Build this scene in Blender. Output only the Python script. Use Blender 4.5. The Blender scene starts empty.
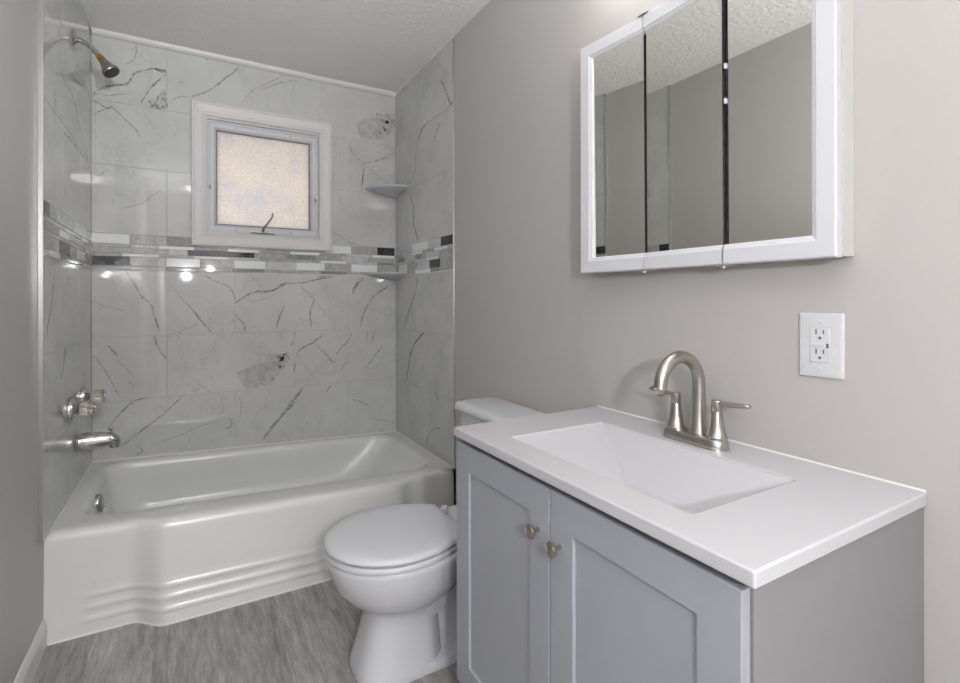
import bpy, bmesh, math, random
from mathutils import Vector, Matrix
random.seed(7)
C = bpy.context.scene.collection
S = bpy.context.scene
# ---------------------------------------------------------------- camera, world, lights, exposure
W, D, H = 1.524, 2.906, 2.399          # room width, distance of the tiled end wall, ceiling height
REAR = -1.05                           # wall with the doorway, behind the camera
cam_d = bpy.data.cameras.new('camera'); cam = bpy.data.objects.new('camera', cam_d); C.objects.link(cam)
cam.location = (0.4041, 0.0, 1.1219); cam.rotation_euler = (math.pi/2, 0.0014, -0.5123)
cam_d.sensor_width = 36; cam_d.lens = 36*495.43/960
cam_d.shift_x = (480-468.43)/960; cam_d.shift_y = -(341.5-299.54)/960
cam_d.clip_start = 0.02
S.camera = cam
wd = bpy.data.worlds.new('world'); S.world = wd; wd.use_nodes = True
wd.node_tree.nodes['Background'].inputs[0].default_value = (0.75, 0.82, 0.9, 1)
wd.node_tree.nodes['Background'].inputs[1].default_value = 0.6
S.view_settings.view_transform = 'Standard'; S.view_settings.look = 'None'
S.view_settings.exposure = 1.15; S.view_settings.gamma = 1; S.view_settings.use_curve_mapping = False
def area(name, loc, rot, sx, sy, power, col):
    l = bpy.data.lights.new(name, 'AREA'); l.shape = 'RECTANGLE'; l.size = sx; l.size_y = sy
    l.energy = power; l.color = col
    o = bpy.data.objects.new(name, l); o.location = loc; o.rotation_euler = rot; C.objects.link(o); return o
def point(name, loc, r, power, col):
    l = bpy.data.lights.new(name, 'POINT'); l.shadow_soft_size = r; l.energy = power; l.color = col
    o = bpy.data.objects.new(name, l); o.location = loc; C.objects.link(o); return o
area('daylight_outside_window', (0.77, D+0.75, 1.95), (-math.pi/2-0.25, 0, 0), 1.2, 1.2, .95, (1, .90, .78))
area('hall_fill_light', (0.95, REAR-0.75, 2.3), (0, 0, 0), 0.9, 0.6, 42, (1, .99, .985))  # unseen light added in the hallway as soft fill through the doorway
point('camera_flash', (0.37, -0.72, 1.395), 0.035, 24, (.975, .985, 1))
sl = bpy.data.lights.new('bounced_flash', 'SPOT'); sl.energy = 52; sl.spot_size = math.radians(142); sl.spot_blend = .5; sl.shadow_soft_size = .02; sl.color = (.98, .985, 1)
so = bpy.data.objects.new('bounced_flash', sl); so.location = (0.60, -0.30, 1.46); so.rotation_euler = (math.pi-.42, -.38, 0); C.objects.link(so)   # the photographer's second head, aimed at the ceiling
VANITY_LAMP = 6.0; CEILING_LAMP = 5.0

# ---------------------------------------------------------------- mesh helpers
def link(name, me, mats=(), parent=None, smooth=None, kind=None):
    for m in mats: me.materials.append(m)
    o = bpy.data.objects.new(name, me); C.objects.link(o)
    if parent is not None: o.parent = parent
    if smooth is not None:
        me.shade_smooth()
        if smooth < 180: me.set_sharp_from_angle(angle=math.radians(smooth))
    if kind: o['kind'] = kind
    return o
def obj(name, bm, mat, parent=None, smooth=None, kind=None):
    bmesh.ops.recalc_face_normals(bm, faces=bm.faces[:])
    me = bpy.data.meshes.new(name); bm.to_mesh(me); bm.free()
    return link(name, me, mat if isinstance(mat, (list, tuple)) else [mat], parent, smooth, kind)
def struct(name, bm, mat, parent=None, smooth=None): return obj(name, bm, mat, parent, smooth, 'structure' if parent is None else None)
def thing(name, label, cat, loc=(0, 0, 0), group=None, kind=None):
    o = bpy.data.objects.new(name, None); o.location = loc; C.objects.link(o); o.empty_display_size = .05
    if kind: o['kind'] = kind
    else: tag(o, label, cat, group)
    return o
def tag(o, label, cat, group=None):
    o['label'] = label; o['category'] = cat
    if group: o['group'] = group
    return o
def box(bm, a, b, bev=0.0, seg=2, mi=0):
    t = bmesh.new()
    bmesh.ops.create_cube(t, size=1)
    c = [(a[i]+b[i])/2 for i in range(3)]; s = [abs(b[i]-a[i]) for i in range(3)]
    for v in t.verts: v.co = Vector((c[0]+v.co.x*s[0], c[1]+v.co.y*s[1], c[2]+v.co.z*s[2]))
    if bev > 0: bmesh.ops.bevel(t, geom=t.edges[:], offset=min(bev, min(s)*.45), segments=seg, profile=.5, affect='EDGES')
    merge(bm, t, mi); return bm
def merge(bm, t, mi=0):
    m = {}
    for v in t.verts: m[v] = bm.verts.new(v.co)
    for f in t.faces:
        try:
            g = bm.faces.new([m[v] for v in f.verts]); g.material_index = mi
        except ValueError: pass
    t.free()
def loft(bm, rings, cap0=True, cap1=True, mi=0, closed=True):
    vs = [[bm.verts.new(p) for p in r] for r in rings]
    n = len(rings[0])
    for i in range(len(vs)-1):
        for j in range(n if closed else n-1):
            k = (j+1) % n
            f = bm.faces.new((vs[i][j], vs[i][k], vs[i+1][k], vs[i+1][j])); f.material_index = mi
    if cap0: bm.faces.new(vs[0][::-1]).material_index = mi
    if cap1: bm.faces.new(vs[-1]).material_index = mi
    return bm
def axis_frame(d):
    d = Vector(d).normalized(); u = d.orthogonal().normalized(); return u, d.cross(u), d
def lathe(bm, prof, origin, axis, n=32, mi=0):          # prof: (radius, distance along the axis)
    u, w, d = axis_frame(axis); o = Vector(origin)
    rings = [[o+d*h+(u*math.cos(2*math.pi*k/n)+w*math.sin(2*math.pi*k/n))*max(r, 1e-5) for k in range(n)] for r, h in prof]
    return loft(bm, rings, mi=mi)
def tube(bm, pts, radii, n=20, mi=0, flat=None):
    pts = [Vector(p) for p in pts]; rings = []; up = None
    for i, p in enumerate(pts):
        t = (pts[min(i+1, len(pts)-1)]-pts[max(i-1, 0)]).normalized()
        if up is None: up = t.orthogonal().normalized()
        up = (up-t*up.dot(t)).normalized(); s = t.cross(up)
        r = radii[i] if isinstance(radii, (list, tuple)) else radii
        rings.append([p+(up*math.cos(2*math.pi*k/n)+s*math.sin(2*math.pi*k/n))*r for k in range(n)])
    return loft(bm, rings, mi=mi)
def smooth_path(pts, k=8):                                # Catmull-Rom, values of any length
    out = []; n = len(pts)
    for i in range(n-1):
        p0, p1, p2, p3 = pts[max(i-1, 0)], pts[i], pts[i+1], pts[min(i+2, n-1)]
        for j in range(k):
            t = j/k
            out.append(tuple(.5*((2*b)+(c-a)*t+(2*a-5*b+4*c-d)*t*t+(3*b-a-3*c+d)*t**3) for a, b, c, d in zip(p0, p1, p2, p3)))
    out.append(tuple(pts[-1])); return out
def rrect(x0, x1, y0, y1, r, z, k=8):                     # rounded rectangle ring, r a number or four radii
    rs = r if isinstance(r, (list, tuple)) else [r]*4
    out = []
    for (cx, cy, a0), q in zip(((x1, y1, 0), (x0, y1, 90), (x0, y0, 180), (x1, y0, 270)), rs):
        sx = -1 if cx == x1 else 1; sy = -1 if cy == y1 else 1
        for i in range(k+1):
            a = math.radians(a0+90*i/k)
            out.append(Vector((cx+sx*q+q*math.cos(a), cy+sy*q+q*math.sin(a), z)))
    return out
def mitre_frame(bm, a0, a1, b0, b1, prof, f, sides='LRTB', mi=0):
    """a picture frame swept round a rectangle: prof holds (inset, depth); f maps (a, b, depth) to the room"""
    L, R, T, B = (s in sides for s in 'LRTB')
    for s in sides:
        r0, r1 = [], []
        for i, d in prof:
            if s == 'B': p, q = (a0+i*L, b0+i), (a1-i*R, b0+i)
            elif s == 'T': p, q = (a0+i*L, b1-i), (a1-i*R, b1-i)
            elif s == 'L': p, q = (a0+i, b0+i*B), (a0+i, b1-i*T)
            else: p, q = (a1-i, b0+i*B), (a1-i, b1-i*T)
            r0.append(Vector(f(p[0], p[1], d))); r1.append(Vector(f(q[0], q[1], d)))
        loft(bm, [r0, r1], mi=mi)
    return bm

# ---------------------------------------------------------------- materials
def mat(name, col, rough=.5, metal=0.0, spec=.5, coat=0.0):
    m = bpy.data.materials.new(name); m.use_nodes = True
    b = m.node_tree.nodes['Principled BSDF']
    b.inputs['Base Color'].default_value = (*col, 1); b.inputs['Roughness'].default_value = rough
    b.inputs['Metallic'].default_value = metal; b.inputs['Specular IOR Level'].default_value = spec
    b.inputs['Coat Weight'].default_value = coat
    return m
def nodes(m): return m.node_tree.nodes, m.node_tree.links, m.node_tree.nodes['Principled BSDF']
def noise(N, L, scale, detail=4, rough=.5, vec=None, mapping=None):
    n = N.new('ShaderNodeTexNoise'); n.inputs['Scale'].default_value = scale
    n.inputs['Detail'].default_value = detail; n.inputs['Roughness'].default_value = rough
    if vec is None:
        g = N.new('ShaderNodeNewGeometry'); vec = g.outputs['Position']
    if mapping:
        mp = N.new('ShaderNodeMapping'); mp.inputs['Scale'].default_value = mapping
        L.new(vec, mp.inputs['Vector']); vec = mp.outputs['Vector']
    L.new(vec, n.inputs['Vector']); return n
def ramp(N, L, fac, stops):
    r = N.new('ShaderNodeValToRGB'); e = r.color_ramp.elements
    while len(e) < len(stops): e.new(.5)
    for el, (p, c) in zip(e, stops): el.position = p; el.color = (*c, 1)
    L.new(fac, r.inputs['Fac']); return r
def bump(m, tex_out, strength, dist):
    N, L, b = nodes(m); bp = N.new('ShaderNodeBump'); bp.inputs['Strength'].default_value = strength
    bp.inputs['Distance'].default_value = dist; L.new(tex_out, bp.inputs['Height']); L.new(bp.outputs['Normal'], b.inputs['Normal'])
def g(s):                                                # an sRGB 0-255 triple to linear
    return tuple(((c/255)/12.92 if c/255 <= .04045 else ((c/255+.055)/1.055)**2.4) for c in s)

M = {}
M['wall'] = mat('greige_wall_paint', g((177, 174, 172)), .42, spec=.35)
N, L, b = nodes(M['wall']); n = noise(N, L, 260, 3); bump(M['wall'], n.outputs['Fac'], .12, .002)
M['ceiling'] = mat('knockdown_ceiling', g((226, 226, 224)), .85)
N, L, b = nodes(M['ceiling']); n = noise(N, L, 42, 5, .62); r = ramp(N, L, n.outputs['Fac'], [(.40, (0, 0, 0)), (.62, (1, 1, 1))]); bump(M['ceiling'], r.outputs['Color'], .5, .008)
M['trim'] = mat('white_semi_gloss_paint', g((210, 209, 206)), .35)
M['white_plastic'] = mat('white_plastic', g((200, 201, 205)), .35)
M['cabinet_white'] = mat('white_lacquer', g((200, 201, 206)), .38)
M['cabinet_side'] = mat('cream_white_metal', g((192, 191, 187)), .45)
M['porcelain'] = mat('white_porcelain', g((198, 199, 203)), .12, coat=.3)
M['enamel'] = mat('white_tub_enamel', g((211, 212, 210)), .26, coat=.15)
M['solid_surface'] = mat('white_cultured_marble', g((187, 186, 190)), .22)
M['caulk'] = mat('white_caulk', g((208, 207, 204)), .5)
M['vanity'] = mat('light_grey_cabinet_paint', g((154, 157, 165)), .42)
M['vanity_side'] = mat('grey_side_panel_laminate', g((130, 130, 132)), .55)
M['dark'] = mat('dark_gap', g((38, 36, 38)), .6)
M['slot'] = mat('outlet_slot', g((92, 90, 92)), .6)
M['chrome'] = mat('chrome', (.56, .56, .57), .08, 1)
M['alu'] = mat('brushed_aluminium_edge', (.62, .62, .63), .28, 1)
M['brass'] = mat('brass', g((205, 172, 92)), .25, 1)
M['black_rubber'] = mat('dark_nozzle_plate', g((48, 47, 46)), .5)
M['nickel'] = mat('brushed_nickel', g((180, 175, 170)), .3, 1)
N, L, b = nodes(M['nickel']); n = noise(N, L, 60, 2, mapping=(1, 1, 14)); bump(M['nickel'], n.outputs['Fac'], .05, .001)
M['mirror'] = mat('mirror_glass', (.82, .83, .775), .0, 1)
M['acrylic'] = mat('clear_acrylic_knob', g((248, 238, 228)), .05)
nodes(M['acrylic'])[2].inputs['Transmission Weight'].default_value = .92
M['grout'] = mat('pale_grout', g((172, 172, 170)), .8)
# glossy marble-look tile: faint cloudiness and hairlines in the glaze
def tile_mat(name, lo, hi):
    m = mat(name, hi, .03, spec=.55); N, L, b = nodes(m)
    n = noise(N, L, 5, 6, .6); r = ramp(N, L, n.outputs['Fac'], [(.3, lo), (.65, hi)])
    w = noise(N, L, 3.2, 7, .62, mapping=(1, 1, .7))
    ab = N.new('ShaderNodeMath'); ab.operation = 'SUBTRACT'; ab.inputs[1].default_value = .5; L.new(w.outputs['Fac'], ab.inputs[0])
    aa = N.new('ShaderNodeMath'); aa.operation = 'ABSOLUTE'; L.new(ab.outputs[0], aa.inputs[0])
    vr = ramp(N, L, aa.outputs[0], [(0, (.80, .80, .80)), (.012, (1, 1, 1))])
    mx = N.new('ShaderNodeMix'); mx.data_type = 'RGBA'; mx.blend_type = 'MULTIPLY'; mx.inputs[0].default_value = .55
    L.new(r.outputs['Color'], mx.inputs[6]); L.new(vr.outputs['Color'], mx.inputs[7]); L.new(mx.outputs[2], b.inputs['Base Color'])
    n2 = noise(N, L, 4, 1); bump(m, n2.outputs['Fac'], .02, .01)
    return m
TILE_LO, TILE_HI = g((184, 185, 184)), g((197, 198, 197))
M['tile'] = tile_mat('marble_look_tile', TILE_LO, TILE_HI)
def vein_mat(name, dark, light, t0, t1, sc):
    m = mat(name, dark, .05, spec=.55); N, L, b = nodes(m)
    n = noise(N, L, sc, 5, .65); r = ramp(N, L, n.outputs['Fac'], [(t0, dark), (t1, light)]); L.new(r.outputs['Color'], b.inputs['Base Color']); return m
M['vein'] = vein_mat('grey_marble_vein', g((120, 120, 118)), TILE_HI, .37, .74, 50)
M['vein_faint'] = vein_mat('faint_marble_vein', g((138, 138, 136)), TILE_HI, .36, .72, 60)
M['patch'] = vein_mat('mottled_vein_patch', g((92, 92, 88)), g((184, 184, 181)), .37, .50, 48)
M['patch_fill'] = vein_mat('grey_stone_cloud', g((158, 158, 155)), g((192, 192, 190)), .3, .68, 22)
M['mosaic_white'] = mat('white_glass_strip', g((226, 228, 228)), .08)
M['mosaic_grey'] = vein_mat('grey_stone_strip', g((150, 150, 150)), g((184, 185, 184)), .3, .7, 40)
M['mosaic_mid'] = vein_mat('mid_grey_strip', g((112, 113, 115)), g((158, 158, 160)), .3, .7, 90)
M['mosaic_light'] = vein_mat('light_grey_strip', g((176, 178, 182)), g((208, 209, 212)), .3, .7, 30)
M['mosaic_black'] = vein_mat('black_glass_strip', g((30, 30, 36)), g((62, 62, 68)), .35, .75, 60)
# grey wood-look plank floor, planks run towards the tub
m = M['floor'] = mat('grey_wood_plank', g((130, 128, 127)), .45); N, L, b = nodes(m)
ge = N.new('ShaderNodeNewGeometry')
mp = N.new('ShaderNodeMapping'); mp.inputs['Rotation'].default_value = (0, 0, math.pi/2); mp.inputs['Location'].default_value = (-0.315, .06, 0)
L.new(ge.outputs['Position'], mp.inputs['Vector'])
br = N.new('ShaderNodeTexBrick'); br.inputs['Scale'].default_value = 1; br.inputs['Brick Width'].default_value = 1.22; br.inputs['Row Height'].default_value = .182
br.inputs['Mortar Size'].default_value = .0012; br.inputs['Mortar Smooth'].default_value = .2; br.offset = .37; br.offset_frequency = 2
br.inputs['Color1'].default_value = (.80, .80, .80, 1); br.inputs['Color2'].default_value = (1.05, 1.04, 1.03, 1); br.inputs['Mortar'].default_value = (.7, .7, .7, 1)
L.new(mp.outputs['Vector'], br.inputs['Vector'])
n1 = noise(N, L, 9, 7, .68, ge.outputs['Position'], (4.5, .55, 1)); n2 = noise(N, L, 30, 6, .7, ge.outputs['Position'], (5, .5, 1)); n3 = noise(N, L, 3.2, 4, .6, ge.outputs['Position'], (2.0, .8, 1))
r1 = ramp(N, L, n1.outputs['Fac'], [(.28, g((126, 123, 121))), (.5, g((165, 163, 161))), (.72, g((190, 188, 185)))])
r2 = ramp(N, L, n2.outputs['Fac'], [(.30, (.72, .72, .72)), (.62, (1.10, 1.10, 1.10))])
r3 = ramp(N, L, n3.outputs['Fac'], [(.3, (.78, .77, .77)), (.7, (1.08, 1.08, 1.07))])
last = r1.outputs['Color']
for t in (r2.outputs['Color'], r3.outputs['Color'], br.outputs['Color']):
    mx = N.new('ShaderNodeMix'); mx.data_type = 'RGBA'; mx.blend_type = 'MULTIPLY'; mx.inputs[0].default_value = 1
    L.new(last, mx.inputs[6]); L.new(t, mx.inputs[7]); last = mx.outputs[2]
L.new(last, b.inputs['Base Color']); bump(m, n2.outputs['Fac'], .15, .002)
# hammered translucent window glass, lit by the daylight outside
m = M['obscure'] = bpy.data.materials.new('obscure_glass'); m.use_nodes = True; N, L = m.node_tree.nodes, m.node_tree.links
N.remove(N['Principled BSDF']); out = N['Material Output']
tr = N.new('ShaderNodeBsdfTranslucent'); gl = N.new('ShaderNodeBsdfGlossy'); gl.inputs['Roughness'].default_value = .12; mi_ = N.new('ShaderNodeMixShader'); mi_.inputs[0].default_value = .12
n = noise(N, L, 9, 4); r = ramp(N, L, n.outputs['Fac'], [(.30, (.80, .75, .76)), (.52, (.90, .82, .74)), (.78, (.95, .86, .74))]);  # uneven warm and lavender daylight put into the glass colour
n2 = noise(N, L, 150, 3, .6); r2 = ramp(N, L, n2.outputs['Fac'], [(.34, (.74, .74, .75)), (.64, (1, 1, 1))])
mx = N.new('ShaderNodeMix'); mx.data_type = 'RGBA'; mx.blend_type = 'MULTIPLY'; mx.inputs[0].default_value = 1; L.new(r.outputs['Color'], mx.inputs[6]); L.new(r2.outputs['Color'], mx.inputs[7])
L.new(mx.outputs[2], tr.inputs['Color']); bp = N.new('ShaderNodeBump'); bp.inputs['Strength'].default_value = .5; bp.inputs['Distance'].default_value = .004
L.new(n2.outputs['Fac'], bp.inputs['Height']); L.new(bp.outputs['Normal'], gl.inputs['Normal']); L.new(tr.outputs[0], mi_.inputs[1]); L.new(gl.outputs[0], mi_.inputs[2]); L.new(mi_.outputs[0], out.inputs['Surface'])
def lamp_mat(name, col, s):
    m = mat(name, (.8, .8, .8), .4); b = nodes(m)[2]; b.inputs['Emission Color'].default_value = (*col, 1); b.inputs['Emission Strength'].default_value = s; return m
M['vanity_globe'] = lamp_mat('lit_vanity_globe', (1, .97, .945), VANITY_LAMP); M['ceiling_globe'] = lamp_mat('lit_ceiling_dome', (1, .97, .93), CEILING_LAMP)
# ---------------------------------------------------------------- room shell
T = .012                                                 # tile thickness
WX0, WX1, WZ0, WZ1 = .474, 1.060, 1.468, 2.072           # window opening
bm = bmesh.new(); box(bm, (-.15, REAR-.12, -.05), (W+.15, D+.15, 0)); struct('floor', bm, M['floor'])
bm = bmesh.new(); box(bm, (-.15, REAR-.12, H), (W+.15, D+.15, H+.08)); struct('ceiling', bm, M['ceiling'])
bm = bmesh.new(); box(bm, (-.15, REAR-.12, 0), (-T, D+.15, H)); wall_left = struct('wall_left', bm, M['wall'])
bm = bmesh.new(); box(bm, (W, REAR-.12, 0), (W+.15, D+.15, H)); wall_right = struct('wall_right', bm, M['wall'])
bm = bmesh.new(); Y0 = D+T
for a, b_ in (((-T, Y0, 0), (WX0, Y0+.12, H)), ((WX1, Y0, 0), (W, Y0+.12, H)), ((WX0, Y0, 0), (WX1, Y0+.12, WZ0)), ((WX0, Y0, WZ1), (WX1, Y0+.12, H))): box(bm, a, b_)
wall_back = struct('wall_back', bm, M['wall'])
DX0, DX1, DZ = .14, .92, 2.04
bm = bmesh.new()
for a, b_ in (((-T, REAR-.12, 0), (DX0, REAR, H)), ((DX1, REAR-.12, 0), (W, REAR, H)), ((DX0, REAR-.12, DZ), (DX1, REAR, H))): box(bm, a, b_)
struct('wall_rear', bm, M['wall'])
bm = bmesh.new()
mitre_frame(bm, DX0-.07, DX1+.07, -.07, DZ+.07, [(0, 0), (0, .016), (.03, .02), (.06, .012), (.07, .01), (.07, 0)], lambda a, b, d: (a, REAR+d, max(b, 0)), 'LRT')
struct('trim_5', bm, M['trim'])
# hallway beyond the doorway
bm = bmesh.new()
hx0, hx1, hy0, hy1 = -.5, 1.7, REAR-1.4, REAR-.12
box(bm, (hx0, hy0, -.05), (hx1, hy1, 0)); box(bm, (hx0, hy0, H), (hx1, hy1, H+.05)); box(bm, (hx0-.05, hy0, 0), (hx0, hy1, H)); box(bm, (hx1, hy0, 0), (hx1+.05, hy1, H)); box(bm, (hx0, hy0-.05, 0), (hx1, hy0, H))
struct('wall_hallway', bm, M['wall'])

# ---------------------------------------------------------------- tiled surround: tile panels, veins and mosaic band
VB=[(0.0078,1,[(-0.001,2.081),(0.039,2.129),(0.08,2.15),(0.137,2.169),(0.171,2.227),(0.214,2.254),(0.257,2.27),(0.301,2.27)]),
 (0.0113,1,[(0.257,2.27),(0.284,2.263),(0.3,2.272)]),
 (0.0061,1,[(0.301,2.262),(0.292,2.239),(0.248,2.188),(0.214,2.129),(0.195,2.079)]),
 (0.0043,0.6,[(0.179,2.372),(0.171,2.304),(0.137,2.265)]),
 (0.0061,0.8,[(-0.005,2.065),(0.023,2.056),(0.063,2.039),(0.08,2.052)]),
 (0.0043,0.8,[(0.003,1.998),(0.08,2.047)]),
 (0.0043,0.9,[(0.08,2.047),(0.129,2.001),(0.171,1.958),(0.192,1.921)]),
 (0.0069,1,[(0.639,2.382),(0.614,2.338),(0.554,2.275),(0.496,2.213),(0.448,2.182),(0.415,2.165)]),
 (0.0052,0.7,[(0.351,2.215),(0.369,2.229),(0.392,2.226)]),
 (0.0043,0.7,[(0.31,2.112),(0.355,2.147),(0.401,2.162)]),
 (0.0043,0.6,[(0.472,2.392),(0.496,2.349)]),
 (0.0043,0.6,[(0.861,2.37),(0.758,2.296),(0.695,2.244),(0.654,2.185)]),
 (0.0035,0.5,[(0.861,2.341),(0.769,2.287)]),
 (0.0035,0.6,[(0.007,2.097),(0.071,2.1),(0.154,2.132)]),
 (0.0043,0.7,[(0.003,1.688),(0.071,1.751)]),
 (0.0043,0.6,[(0.108,1.56),(0.205,1.599),(0.248,1.644),(0.284,1.669)]),
 (0.0078,1,[(0.133,1.26),(0.171,1.195),(0.196,1.144),(0.24,1.093),(0.253,1.031),(0.275,0.96)]),
 (0.0069,0.9,[(0.387,1.108),(0.439,1.038),(0.501,0.952)]),
 (0.0035,0.5,[(0.31,1.208),(0.387,1.108)]),
 (0.0061,1,[(0.477,1.248),(0.525,1.217),(0.579,1.196),(0.609,1.146),(0.614,1.102)]),
 (0.0087,1,[(0.614,1.102),(0.654,1.135),(0.716,1.164),(0.801,1.176),(0.866,1.205)]),
 (0.0035,0.6,[(0.654,1.124),(0.727,1.118),(0.823,1.159)]),
 (0.0069,1,[(0.614,1.046),(0.634,1.018),(0.659,0.99),(0.662,0.956)]),
 (0.0043,0.7,[(-0.008,1.124),(0.039,1.099),(0.121,1.073)]),
 (0.0043,0.7,[(0.374,0.997),(0.392,0.975),(0.443,1.006)]),
 (0.0069,0.9,[(0.248,0.948),(0.266,0.885),(0.301,0.826)]),
 (0.0069,0.8,[(0.063,0.905),(0.1,0.853)]),
 (0.0043,0.8,[(0.007,0.863),(0.047,0.797),(0.08,0.724),(0.104,0.662),(0.117,0.651)]),
 (0.0043,0.6,[(0.096,0.833),(0.163,0.758)]),
 (0.0043,0.7,[(0.146,0.724),(0.164,0.702),(0.158,0.667)]),
 (0.0052,0.7,[(0.823,0.969),(0.833,1.009),(0.855,1.089)]),
 (0.0043,0.5,[(0.42,0.713),(0.496,0.641)]),
 (0.0035,0.5,[(0.695,1.248),(0.753,1.181)]),
 (0.0035,0.5,[(0.355,0.955),(0.374,0.97)]),
 (0.0069,0.9,[(0.051,0.491),(0.096,0.555),(0.154,0.619),(0.222,0.643)]),
 (0.0069,1,[(0.121,0.421),(0.188,0.473),(0.257,0.526),(0.337,0.6),(0.374,0.639)]),
 (0.0052,0.9,[(0.175,0.362),(0.201,0.379),(0.19,0.396)]),
 (0.0043,0.7,[(0.248,0.403),(0.365,0.439),(0.458,0.475),(0.525,0.483)]),
 (0.0052,0.8,[(0.584,0.498),(0.599,0.457),(0.564,0.44)]),
 (0.0052,0.6,[(0.634,0.603),(0.644,0.547),(0.634,0.492)]),
 (0.0165,1,[(0.753,0.362),(0.801,0.424),(0.866,0.497),(0.916,0.562),(0.962,0.628)]),
 (0.0061,0.8,[(0.922,0.937),(0.9,0.861)]),
 (0.0078,0.95,[(1.078,0.925),(1.031,0.885),(0.967,0.852),(0.933,0.825),(0.931,0.795)]),
 (0.0061,0.9,[(1.243,0.92),(1.218,0.878),(1.144,0.801)]),
 (0.0043,0.6,[(1.002,0.898),(1.072,0.823),(1.132,0.76)]),
 (0.0061,0.9,[(1.084,0.829),(1.12,0.766),(1.146,0.759)]),
 (0.0061,0.9,[(1.384,0.934),(1.358,0.847)]),
 (0.0043,0.7,[(1.338,0.936),(1.332,0.854)]),
 (0.0078,1,[(1.43,0.831),(1.384,0.782),(1.325,0.71)]),
 (0.0052,0.7,[(1.423,0.742),(1.371,0.701)]),
 (0.0052,0.7,[(1.205,0.755),(1.174,0.708)]),
 (0.0069,0.9,[(1.12,0.627),(1.09,0.587)]),
 (0.0052,0.8,[(1.249,0.529),(1.306,0.505),(1.358,0.474)]),
 (0.0043,0.8,[(1.358,0.405),(1.504,0.362)]),
 (0.0087,1,[(0.922,0.761),(0.911,0.715)]),
 (0.0078,1,[(1.132,1.255),(1.072,1.248),(0.979,1.222),(0.922,1.215),(0.855,1.209),(0.801,1.173),(0.737,1.156)]),
 (0.0043,0.7,[(0.945,1.204),(1.025,1.122),(1.108,1.019)]),
 (0.0052,0.8,[(1.025,1.116),(1.002,1.05),(1.008,0.967)]),
 (0.0052,0.8,[(0.866,1.093),(0.833,1.018),(0.817,0.972)]),
 (0.0191,0.8,[(1.312,1.253),(1.274,1.215),(1.249,1.159)]),
 (0.0078,1,[(1.518,1.232),(1.443,1.186),(1.377,1.141),(1.319,1.046),(1.293,0.959)]),
 (0.0043,0.8,[(1.138,1.517),(1.218,1.467),(1.28,1.452),(1.345,1.443)]),
 (0.0078,1,[(1.23,2.041),(1.243,1.999),(1.28,1.968),(1.319,1.942)]),
 (0.0052,1,[(1.319,1.942),(1.41,1.973),(1.477,2.008),(1.532,2.042)]),
 (0.0069,1,[(1.319,1.942),(1.315,1.878),(1.3,1.777)]),
 (0.0043,0.7,[(1.338,1.925),(1.397,1.882),(1.477,1.834)]),
 (0.0043,0.5,[(1.162,1.743),(1.193,1.655)]),
 (0.0043,0.5,[(0.737,2.26),(0.823,2.312),(0.933,2.359)])]
VR=[(0.0112,1,[(2.27,2.24),(2.211,2.166),(2.166,2.087),(2.122,2.087)]),
 (0.0112,1,[(2.577,1.96),(2.562,2.014),(2.505,2.056),(2.463,2.071)]),
 (0.0075,0.8,[(2.357,1.946),(2.307,2.007),(2.27,2.028)]),
 (0.0063,0.7,[(2.591,1.958),(2.606,1.849),(2.667,1.802),(2.731,1.803)]),
 (0.0112,0.9,[(2.683,1.745),(2.621,1.638),(2.621,1.576)]),
 (0.0125,0.9,[(2.637,1.636),(2.621,1.55),(2.562,1.455)]),
 (0.0125,0.9,[(2.562,1.25),(2.606,1.157),(2.699,1.049),(2.764,0.96)]),
 (0.0075,0.7,[(2.258,1.27),(2.263,1.206)]),
 (0.0063,0.6,[(2.422,1.256),(2.409,1.216)]),
 (0.0163,1,[(2.477,0.942),(2.606,0.875),(2.683,0.785),(2.731,0.644)]),
 (0.0088,0.9,[(2.344,0.634),(2.295,0.605)]),
 (0.0088,0.9,[(2.282,0.463),(2.37,0.438),(2.436,0.372),(2.449,0.324)])]
VL=[(0.0122,0.6,[(2.17,1.21),(2.129,1.111),(2.052,0.998)]),
 (0.0091,0.8,[(2.354,0.956),(2.304,0.874),(2.271,0.836)]),
 (0.0076,0.5,[(2.213,2.025),(2.304,1.939),(2.487,1.929),(2.606,1.861),(2.811,1.765)]),
 (0.0122,0.8,[(2.329,1.742),(2.545,1.747),(2.811,1.752)]),
 (0.0076,0.5,[(2.432,2.0),(2.739,2.058)]),
 (0.0076,0.5,[(2.191,1.833),(2.17,1.746)]),
 (0.0061,0.5,[(2.606,1.377),(2.811,1.333)]),
 (0.0076,0.5,[(2.379,1.22),(2.432,1.177)])]
VP=[[(0.209,2.075),(0.227,2.103),(0.261,2.123),(0.275,2.147),(0.3,2.167),(0.302,2.076),(0.266,2.072)],
 [(0.624,0.735),(0.675,0.76),(0.748,0.783),(0.78,0.821),(0.823,0.825),(0.866,0.793),(0.855,0.748),(0.812,0.687),(0.748,0.653),(0.675,0.644),(0.639,0.695)],
 [(1.265,2.171),(1.319,2.205),(1.384,2.232),(1.45,2.26),(1.515,2.272),(1.504,2.206),(1.464,2.147),(1.417,2.101),(1.306,2.096)]]

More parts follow.
